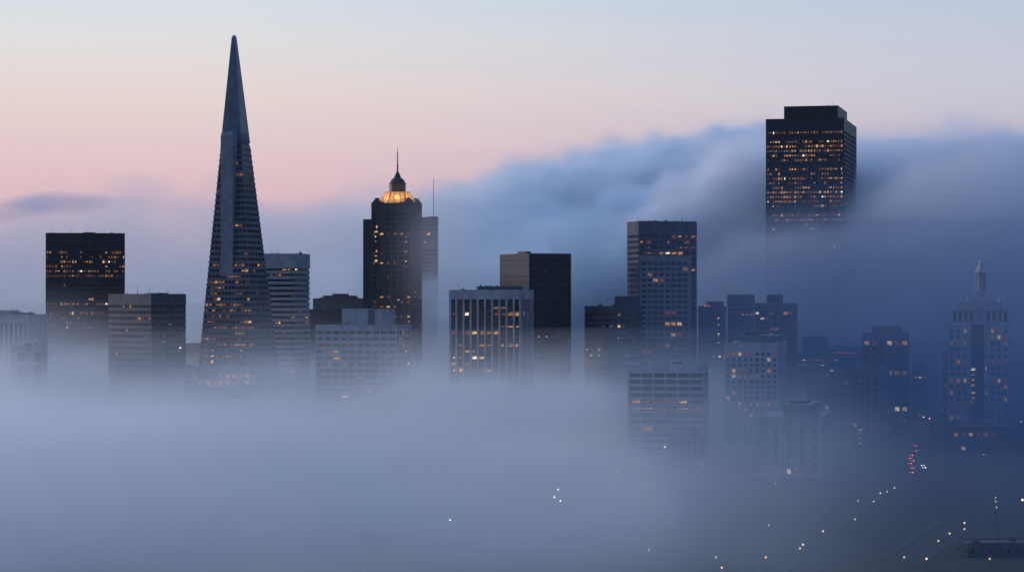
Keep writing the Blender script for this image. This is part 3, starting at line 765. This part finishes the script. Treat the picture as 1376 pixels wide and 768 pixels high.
def ornate():
    b = Block('ornate_tower', 'ornate stepped stone tower with a columned lantern and pointed spire on top', 1273, 1357, 434, 1450, 'F', depth=36)
    b.grid(M['stone'], M['glass'], fh=3.9, bay=4.4, ww=1.7, wh=2.3, cap=3.2, p=0.08, rows=[(462, .45), (490, .4), (512, .5)], maxwin=95, skip=lambda f, u, z: f == 'front' and -7.2 < u < 4.0)
    b.roof(para=0.8)
    m = b.Y / F
    u0, u1 = b.x(1304), b.x(1323)
    gl = MB().box(u0, u1, -b.D / 2 - 0.35, -b.D / 2 + 0.1, 4, b.z(436)).build('tall_window', M['glass'], b.root)
    for py, k in ((496, 4), (503, 2), (510, 3), (517, 2), (527, 3), (534, 2), (540, 2)):
        b.lit_pane('front', b.x(1307.5), b.z(py), 2.4, 1.6, gl, 0.37, k)
    fr = MB()
    for u in (u0, u1): fr.box(u - 0.5, u + 0.5, -b.D / 2 - 0.7, -b.D / 2, 2, b.z(435))
    fr.box(u0 - 0.5, u1 + 0.5, -b.D / 2 - 0.72, -b.D / 2, b.z(435), b.z(432.5))
    fr.build('portal_frame', M['stone'], b.root)
    # arcaded storey
    xa, xb = b.x(1279), b.x(1355); z0, z1 = b.H0 + 0.05, b.z(414)
    st = MB().box(xa + 0.6, xb - 0.6, -b.D / 2 + 2.1, b.D / 2 - 2, z0, z1 - 1.4)
    st.box(xa - 0.3, xb + 0.3, -b.D / 2 + 1.2, b.D / 2 - 1.2, z1 - 1.4, z1)
    piers = [0, .1, .2, .3, .42, .58, .7, .8, .9, 1]
    for t in piers:
        u = xa + (xb - xa) * t; w = 1.5 if t in (.42, .58) else 0.75
        st.box(max(u - w, xa), min(u + w, xb), -b.D / 2 + 1.4, -b.D / 2 + 2.6, z0, z1 - 1.39)
    arc = st.build('arcade_storey', M['stone'], b.root)
    for ta, tb in zip(piers, piers[1:]):
        if (ta, tb) == (.42, .58): continue
        ua, ub = xa + (xb - xa) * ta + 0.9, xa + (xb - xa) * tb - 0.9
        if ub - ua < 0.6: continue
        mb = MB().box(ua, ub, -b.D / 2 + 1.9, -b.D / 2 + 2.15, z0 + 0.9, z1 - 3.0)
        mb.lathe([((ub - ua) / 2, 0), ((ub - ua) / 2, 0.24)], 14)
        n = 28
        for i in range(len(mb.v) - n, len(mb.v)):
            x, y, z = mb.v[i]; mb.v[i] = ((ua + ub) / 2 + x, -b.D / 2 + 1.91 + z, z1 - 3.0 + y)
        mb.build('arched_window', M['glass'], arc)
    # upper step with corner urns
    xc, xd = b.x(1287.5), b.x(1348); z2 = b.z(405.5)
    MB().box(xc, xd, -b.D / 2 + 4, b.D / 2 - 4, z1, z2).box(xc - 0.3, xd + 0.3, -b.D / 2 + 3.7, b.D / 2 - 3.7, z2 - 1.0, z2 - 0.4).build('upper_step', M['stone'], b.root)
    for px, py in ((1291.5, 402.5), (1344, 403), (1283, 412.5), (1352.5, 412.5)):
        zb = z2 if 1286 < px < 1349 else z1
        MB().lathe([(0.9, zb), (0.9, zb + 0.8), (0.5, zb + 1.2), (0.75, zb + 2.0), (0.1, zb + 3.0)], 8, b.x(px), -b.D / 2 + 4.8 if zb == z2 else -b.D / 2 + 2.2).build('urn', M['stone'], b.root)
    for px in (1300, 1342):
        MB().lathe([(0.5, z2), (0.4, z2 + 5), (0.15, z2 + 8)], 6, b.x(px), -b.D / 2 + 6).build('obelisk', M['stone'], b.root)
    cx0 = b.x(1318); z3 = b.z(390)
    MB().box(cx0 - 6, cx0 + 6, -6, 6, z2, z3 - 2).box(cx0 - 5, cx0 + 5, -5, 5, z3 - 2, z3).box(b.x(1328), b.x(1334), -4, 4, z2, b.z(393)).build('lantern_base', M['stone'], b.root)
    z4 = b.z(366.5)
    ln = MB().lathe([(2.0, z3), (2.0, z4)], 10, cx0, 0)
    for k in range(8):
        a = math.pi / 8 + k * math.pi / 4
        ln.lathe([(0.62, z3), (0.55, z4)], 8, cx0 + 2.9 * math.cos(a), 2.9 * math.sin(a))
    ln.lathe([(3.6, z3), (3.6, z3 + 0.6)], 16, cx0, 0)
    ln.build('lantern', M['stone'], b.root)
    MB().lathe([(4.0, z4), (4.1, z4 + 0.7), (3.1, z4 + 1.6), (2.4, z4 + 3.4), (1.5, z4 + 4.8), (1.45, z4 + 6.4), (1.6, z4 + 6.7), (0.9, z4 + 7.6), (0.45, b.z(349)), (0.08, b.z(345.5))], 16, cx0, 0).build('spire', M['stone'], b.root)
ornate()
b = Block('low_building', 'low dark building at the foot of the ornate spired tower', 1262, 1392, 574, 1330, 'L', c=1268, yaw=5, depth=30)
b.grid(M['mid'], M['glass'], fh=4.0, bay=4.6, ww=2.4, wh=2.0, cap=2.5, p=0.05, maxwin=50, minz=1); b.roof(); b.units(4)
b = Block('office_building', 'dim side building attached left of the ornate spired tower', 1266, 1276, 474, 1490, 'F', depth=20)
b.ribbon(M['grey'], M['glass'], fh=3.9, sp=2.0, bay=3, p=0.08, maxlit=8); b.roof()
b = Block('low_building', 'low flat roofed house in the lower right corner of the fog', 1292, 1400, 731, 800, 'L', c=1300, yaw=8, depth=14)
b.grid(M['mid'], M['glass'], fh=3.2, bay=3.4, ww=1.4, wh=1.5, cap=1.2, p=0.0, maxwin=30, minz=1); b.roof(para=0.5); b.units(2, hmax=1.2)

# ================================================================== ground, streets, lamps, cars
def sheet(name, pts, z, m):
    mb = MB(); mb.v = [(x, y, z) for x, y in pts]; mb.f = [tuple(range(len(pts)))]
    return setting(mb.build(name, m))
sheet('ground', [(-30000, -2000), (30000, -2000), (30000, 40000), (-30000, 40000)], 0.0, M['ground'])
def street(p, q, w=12.0):
    p, q = Vector(p), Vector(q); d = (q - p).normalized(); n = Vector((-d.y, d.x)) * w / 2
    sheet('street', [p - n, q - n, q + n, p + n], 0.02, M['asphalt'])
    for s in (-1, 1):
        a, b = n * s, n * s + n.normalized() * s * 3.0
        mb = MB(); P = [p + a, q + a, q + b, p + b] if s < 0 else [p + b, q + b, q + a, p + a]
        if s < 0: P = [p + b, q + b, q + a, p + a]
        else: P = [p + a, q + a, q + b, p + b]
        mb.hexa([(v.x, v.y, 0.003) for v in P] + [(v.x, v.y, 0.14) for v in P])
        setting(mb.build('pavement', M['pave']))
    mb = MB(); L = (q - p).length; t = 0.0
    while t < L:
        a, b = p + d * t, p + d * min(t + 3, L); h = n.normalized() * 0.08; k = len(mb.v)
        mb.v += [(v.x, v.y, 0.026) for v in (a - h, b - h, b + h, a + h)]; mb.f.append((k, k + 1, k + 2, k + 3)); t += 8
    setting(mb.build('road_markings', M['paint']))
A1 = on_ground(1060, 742); A2 = on_ground(1233, 612); A3 = on_ground(1266, 520)
street(on_ground(1020, 768), A2); street(A2, A3)
street(on_ground(1200, 760), on_ground(1304, 690)); street(on_ground(735, 680), on_ground(840, 556))

def make_lamp(headm):
    root = thing('street_lamp', 'x', 'street lamp', (0, 0, 0))
    MB().lathe([(0.16, 0), (0.14, 0.6), (0.07, 0.8), (0.05, 8.6)], 8).build('pole', M['metal'], root)
    MB().hexa([(-.05, -.05, 8.5), (.05, -.05, 8.5), (.05, .05, 8.5), (-.05, .05, 8.5), (-.05, -.05, 8.9), (.05, -.05, 8.9), (.05, .05, 8.9), (-.05, .05, 8.9)]).build('arm', M['metal'], root)
    MB().lathe([(0.12, 8.95), (0.26, 9.05), (0.33, 9.3), (0.26, 9.55), (0.1, 9.65)], 12).build('lamp_globe', headm, root)
    return root
def dup(root, loc, rz=0.0, label=None):
    r = root.copy(); COL.objects.link(r); r.location = loc; r.rotation_euler = (0, 0, rz)
    if label: r['label'] = label
    for ch in root.children:
        c = ch.copy(); COL.objects.link(c); c.parent = r
        for g in ch.children: e = g.copy(); COL.objects.link(e); e.parent = c
    return r
protos = {}
def lamps(group, label, kinds, pts):
    for n, (px, py) in enumerate(pts):
        kind = kinds[n % len(kinds)]
        x, Y = on_ground(px, py, 9.3)
        if kind not in protos:
            protos[kind] = make_lamp({'w': LAMPW, 'a': LAMPA, 'd': LAMPD, 'o': LAMPO, 's': LAMPS, 'f': LAMPF}[kind]); o = protos[kind]; o.location = (x, Y, 0)
        else: o = dup(protos[kind], (x, Y, 0))
        o['label'] = label; o['group'] = group
lamps('street lamps climbing in a diagonal row', 'small street lamp in the diagonal row climbing right through the fog', 'wsowsw',
      [(1106, 713), (1149, 697), (1174, 673), (1183, 662), (1192, 660), (1202, 655)])
lamps('street lamps on the lower right street', 'small street lamp in the rising row in the lower right corner', 'dwsosw',
      [(1215, 748), (1245, 750), (1261, 726), (1276, 716), (1296, 710), (1296, 702)])
lamps('street lamps at the bottom edge', 'small street lamp low in the fog near the bottom edge', 'oswdod',
      [(1029, 748), (1075, 736), (1079, 731), (962, 748), (970, 762), (872, 738)])
lamps('street lamps in the thick fog', 'white street lamp dot in the middle of the thick pale fog', 'f',
      [(761, 603), (750, 657), (745, 667), (753, 672), (830, 634), (599, 560), (605, 698), (893, 600)])
lamps('faint street lamps in the fog', 'faint street lamp dot barely showing through the fog', 'd',
      [(774, 594), (812, 574), (839, 559), (1033, 705), (1153, 672), (683, 718), (620, 616), (674, 584), (469, 583), (1042, 649), (1070, 629), (1330, 750), (1338, 668), (1338, 673), (1339, 681), (1293, 600), (1322, 610), (607, 572)])
lamps('amber street lamps far up the street', 'amber street lamp far up the street left of the ornate tower', 'a',
      [(1258, 578), (1241, 560), (1249, 562), (1266, 551), (1374, 671), (1372, 566), (1376, 573)])

def make_car(paint, rear):
    """rear: seen from behind with red tail lights; nose along +y"""
    root = thing('parked_car' if False else 'car', 'x', 'car', (0, 0, 0))
    prof = [(-2.2, .35), (-2.25, .8), (-2.1, 1.0), (-1.2, 1.05), (1.1, 1.0), (2.05, .82), (2.2, .55), (2.15, .32)]
    mb = MB(); n = len(prof)
    mb.v = [(-.88, y, z) for y, z in prof] + [(.88, y, z) for y, z in prof]
    mb.f = [tuple(range(n)), tuple(range(2 * n - 1, n - 1, -1))] + [(i, n + i, n + (i + 1) % n, (i + 1) % n)[::-1] for i in range(n)]
    mb.build('body', paint, root)
    MB().hexa([(-.82, -1.7, 1.0), (.82, -1.7, 1.0), (.82, 1.0, .98), (-.82, 1.0, .98), (-.66, -1.15, 1.42), (.66, -1.15, 1.42), (.66, .25, 1.44), (-.66, .25, 1.44)]).build('cabin', M['glass'], root)
    MB().box(-.64, .64, -1.1, .2, 1.43, 1.48).build('roof', paint, root)
    for x in (-.82, .82):
        for y in (-1.4, 1.35):
            w = MB().lathe([(.32, -.1), (.34, -.06), (.34, .06), (.32, .1)], 14); w.v = [(z, a, c) for a, c, z in w.v]
            wo = w.build('wheel', M['tyre'], root, (x, y, .34))
            h = MB().lathe([(.18, -.12), (.18, .12)], 10); h.v = [(z, a, c) for a, c, z in h.v]; h.build('hub', M['metal'], wo)
    for x in (-.62, .62):
        MB().box(x - .24, x + .24, -2.3, -2.2, .7, 1.0).build('tail_light', TAIL, root)
        MB().box(x - .22, x + .22, 2.12, 2.24, .55, .8).build('headlight', HEAD, root)
    return root
pc = make_car(M['carp'], True); pw = make_car(M['carw'], True)
du = math.atan2(A2[0] - A1[0], A2[1] - A1[1]); dv = math.atan2(A3[0] - A2[0], A3[1] - A2[1])
first = {'p': True, 'w': True}
def cars(label, group, pts, rz, which):
    for k, (px, py) in enumerate(pts):
        x, Y = on_ground(px, py, 0.8); key = which[k % len(which)]
        src = pc if key == 'p' else pw
        if first[key]: o = src; o.location = (x, Y, 0.022); o.rotation_euler = (0, 0, rz); first[key] = False
        else: o = dup(src, (x, Y, 0.022), rz)
        o['label'] = label; o['group'] = group
cars('car with red tail lights in the glowing queue on the street', 'cars queuing up the street', [(1225, 611), (1222, 615), (1227, 618), (1223, 622), (1226, 628), (1225, 634), (1231, 605), (1230, 598)], -dv, 'ppw')
cars('oncoming car with its headlights lit right of the glowing queue', 'oncoming cars beside the queue', [(1240, 624), (1242, 627)], math.pi - dv, 'p')
cars('lone car with red tail lights far up the street', 'lone cars far up the street', [(1256, 528), (1258, 531), (1259, 524)], -dv, 'p')

# ================================================================== air
def vol_mat(name, col, g):
    m = bpy.data.materials.new(name); m.use_nodes = True
    t = m.node_tree; t.nodes.clear()
    v = t.nodes.new('ShaderNodeVolumePrincipled'); v.inputs['Color'].default_value = col + (1,)
    v.inputs['Density'].default_value = 1.0; v.inputs['Anisotropy'].default_value = g
    o = t.nodes.new('ShaderNodeOutputMaterial'); t.links.new(v.outputs[0], o.inputs['Volume'])
    return m, v
hz = MB().box(-1900, 1900, -60, 4300, -1.0, 330.0)
hm, hv = vol_mat('haze_air', (0.80, 0.88, 1.0), 0.2); hv.inputs['Density'].default_value = 0.000012
setting(hz.build('haze', hm), 'stuff')

def fog(name, label, lo, hi, res, density, col, g, step=0.0):
    """a bank of fog: a voxel volume filled by a density field of the position"""
    v = bpy.data.volumes.new(name); o = bpy.data.objects.new(name, v); COL.objects.link(o)
    m, _ = vol_mat(name + '_vapour', col, g)
    v.materials.append(m); v.render.step_size = step
    t = bpy.data.node_groups.new(name + '_field', 'GeometryNodeTree')
    t.interface.new_socket('Geometry', in_out='INPUT', socket_type='NodeSocketGeometry')
    t.interface.new_socket('Geometry', in_out='OUTPUT', socket_type='NodeSocketGeometry')
    c = t.nodes.new('GeometryNodeVolumeCube'); c.inputs['Min'].default_value = lo; c.inputs['Max'].default_value = hi
    for k, r, a, b in zip('XYZ', res, lo, hi): c.inputs['Resolution ' + k].default_value = int(round((b - a) / r)) + 1
    p = t.nodes.new('GeometryNodeInputPosition'); sp = t.nodes.new('ShaderNodeSeparateXYZ'); t.links.new(p.outputs[0], sp.inputs[0])
    d = density(t, *(E(t, sp.outputs[i]) for i in range(3)))
    t.links.new(d.s, c.inputs['Density'])
    sm = t.nodes.new('GeometryNodeSetMaterial'); sm.inputs['Material'].default_value = m
    out = t.nodes.new('NodeGroupOutput')
    t.links.new(c.outputs[0], sm.inputs[0]); t.links.new(sm.outputs[0], out.inputs[0])
    mod = o.modifiers.new('field', 'NODES'); mod.node_group = t
    o['kind'] = 'stuff'; o['label'] = label
    return o

def sea(t, x, y, z):
    """the fog lying over the lower town: thick on the left, thin and torn on the right"""
    n = noise(t, x * 0.9, y * 0.6, z * 2.0, 1 / 160, 4, 0.55)
    n2 = noise(t, x, y, z * 2.5, 1 / 45, 3, 0.5)
    top = curve(t, x, [(-420, 34), (-250, 32), (-100, 28), (0, 27), (60, 28), (160, 26), (300, 20)]) + (n - 0.5) * 74.0 + (n2 - 0.5) * 34.0
    edge = ((top - z) / 11.0).min(0.0).exp()
    amt = curve(t, x + (900.0 - y) * 0.13, [(-300, 0.013), (-40, 0.0095), (45, 0.0060), (95, 0.0024), (165, 0.00045)])
    near = y.step(380, 760); far = y.step(1700, 1380) * 0.8 + 0.2
    body = n.step(0.36, 0.62) * 1.1 + n2 * 0.8 + 0.15
    # a wisp drawn up between the golden crowned tower and the finned block
    wx, wy, wz = (x + 58.0) / 24.0, (y - 1760.0) / 36.0, (z - 122.0) / 46.0
    wisp = ((wx * wx + wy * wy + wz * wz) * -1.0).exp() * (n2 * 2.0) * 0.006
    return (amt * edge * near * far * body + wisp - 0.00005).max(0.0) * z.step(190, 160)
fog('low_fog', 'pale fog lying over the lower town in front of the towers', (-640, 360, -4), (500, 2050, 190), (9, 11, 5), sea, (0.992, 0.995, 1.0), 0.25, 14)

def mist(t, x, y, z):
    """thin mist, tinted dark blue for shade, between the right hand towers"""
    n = noise(t, x, y * 0.8, z * 1.6, 1 / 150, 3, 0.5)
    return curve(t, x, [(-200, 0.0002), (70, 0.0005), (160, 0.0017), (300, 0.0027)]) * y.step(450, 1000) * y.step(2000, 1900) * ((z - 40.0) / -60.0).min(0.0).exp() * (n * 1.6 + 0.2) + (z / -75.0).exp() * y.step(1600, 1850) * y.step(2020, 1980) * x.step(-60, 160) * 0.0028
fog('street_mist', 'thin mist, tinted blue for shade, hanging between the right hand towers', (-260, 440, -4), (760, 2020, 190), (20, 20, 10), mist, (0.19, 0.31, 0.52), 0.1, 30)  # dark blue colour paints in the dimmer light; real mist is white

def lumps(t, x, y, z):
    n = noise(t, x * 0.8, y * 0.7, z * 1.5, 1 / 230, 6, 0.5, 0.4)
    n2 = noise(t, x + 300.0, y, z * 1.2, 1 / 80, 5, 0.55)
    n3 = noise(t, x, y + 200.0, z * 1.2, 1 / 32, 3, 0.55)
    return n2, (n - 0.5) * 160.0 + (n2 - 0.5) * 150.0 + (n3 - 0.5) * 60.0
def far_bank(t, x, y, z):
    n2, lump = lumps(t, x, y, z)
    ft = curve(t, x, [(-620, 186), (-420, 190), (-300, 184), (-130, 196), (20, 226), (200, 252), (320, 246), (640, 240)])
    rise = y.step(2150, 2750)
    return n2, ((ft * (rise * 0.5 + 0.5) + lump * (rise * 0.6 + 0.4) - z) / 7.0).min(0.0).exp() * (y + (n2 - 0.5) * 280.0).step(2060, 2150)
def white_bank(t, x, y, z):
    """the pale left half of the cloud rolling in behind the towers"""
    n2, far = far_bank(t, x, y, z)
    return (far * (n2 + 0.5) * curve(t, x, [(-420, 0.0028), (-250, 0.0044), (-120, 0.0075), (-60, 0.014)]) * x.step(60, -120) - 0.0002).max(0.0) * z.step(320, 290)
fog('white_fog_bank', 'pale bank of fog behind the left hand towers', (-1000, 1960, -4), (90, 3000, 300), (10, 13, 7), white_bank, (0.995, 0.997, 1.0), 0.2, 18)
def bank(t, x, y, z):
    """the thick right half of that cloud, tinted blue for shade"""
    n2, far = far_bank(t, x, y, z)
    return (far * (n2 + 0.5) * curve(t, x, [(-60, 0.04), (200, 0.10)]) * x.step(-120, 60) - 0.0002).max(0.0) * z.step(320, 290)
fog('shade_tinted_fog_bank', 'rolling bank of fog, tinted blue for shade, behind the right hand towers', (-300, 1600, -4), (1080, 3000, 320), (10, 12, 7), bank, (0.90, 0.965, 1.0), 0.2, 16)  # same fog as the left half, weaker light put into a bluer colour
def ridge(t, x, y, z):
    """the ridge of cloud, tinted paler for skylight, that swallows the foot of the great dark tower"""
    n2, lump = lumps(t, x + 500.0, y, z)
    front = curve(t, x, [(80, 10), (130, 100), (200, 132), (250, 142), (290, 158), (330, 190), (400, 208), (560, 205)])
    back = curve(t, x, [(40, 20), (100, 130), (150, 178), (205, 214), (240, 216), (300, 206), (420, 222), (560, 215)])
    k = y.step(2030, 2110)
    nt = front * (1.0 - k) + back * k
    near = ((nt + lump * (k * 0.25 + 0.3) - z) / 7.0).min(0.0).exp() * (y + (n2 - 0.5) * 120.0).step(1790, 1880) * y.step(2290, 2200)
    return (near * (k * 0.064 + 0.010) * (n2 + 0.5) - 0.0002).max(0.0)
fog('fog_ridge', 'ridge of fog, tinted paler for skylight, wrapped round the foot of the massive dark tower', (20, 1740, -4), (860, 2300, 290), (9, 10, 7), ridge, (0.945, 0.972, 1.0), 0.2, 14)  # skylight on the ridge painted in as a paler colour than the bank
def streak(t, x, y, z):
    """a flat shred of cloud, tinted dark for shade, before the pale bank at the far left"""
    n = noise(t, x * 0.5, y * 0.5, z * 1.6, 1 / 26, 4, 0.6)
    u = (x + 430.0) / 82.0; w = (z - 172.0 - curve(t, x, [(-500, -8), (-400, 4), (-340, 6)])) / 12.0; v = (y - 2085.0) / 30.0
    return ((1.0 - (u * u + w * w + v * v)) * 1.2 + (n - 0.5) * 2.2).clamp() * 0.02
fog('cloud_shred', 'flat cloud shred tinted blue for shade at the far left above the pale fog bank', (-560, 2030, 145), (-320, 2140, 205), (4, 6, 3), streak, (0.55, 0.75, 0.95), 0.1, 6)  # the cloud's own shade is painted into its dark blue colour
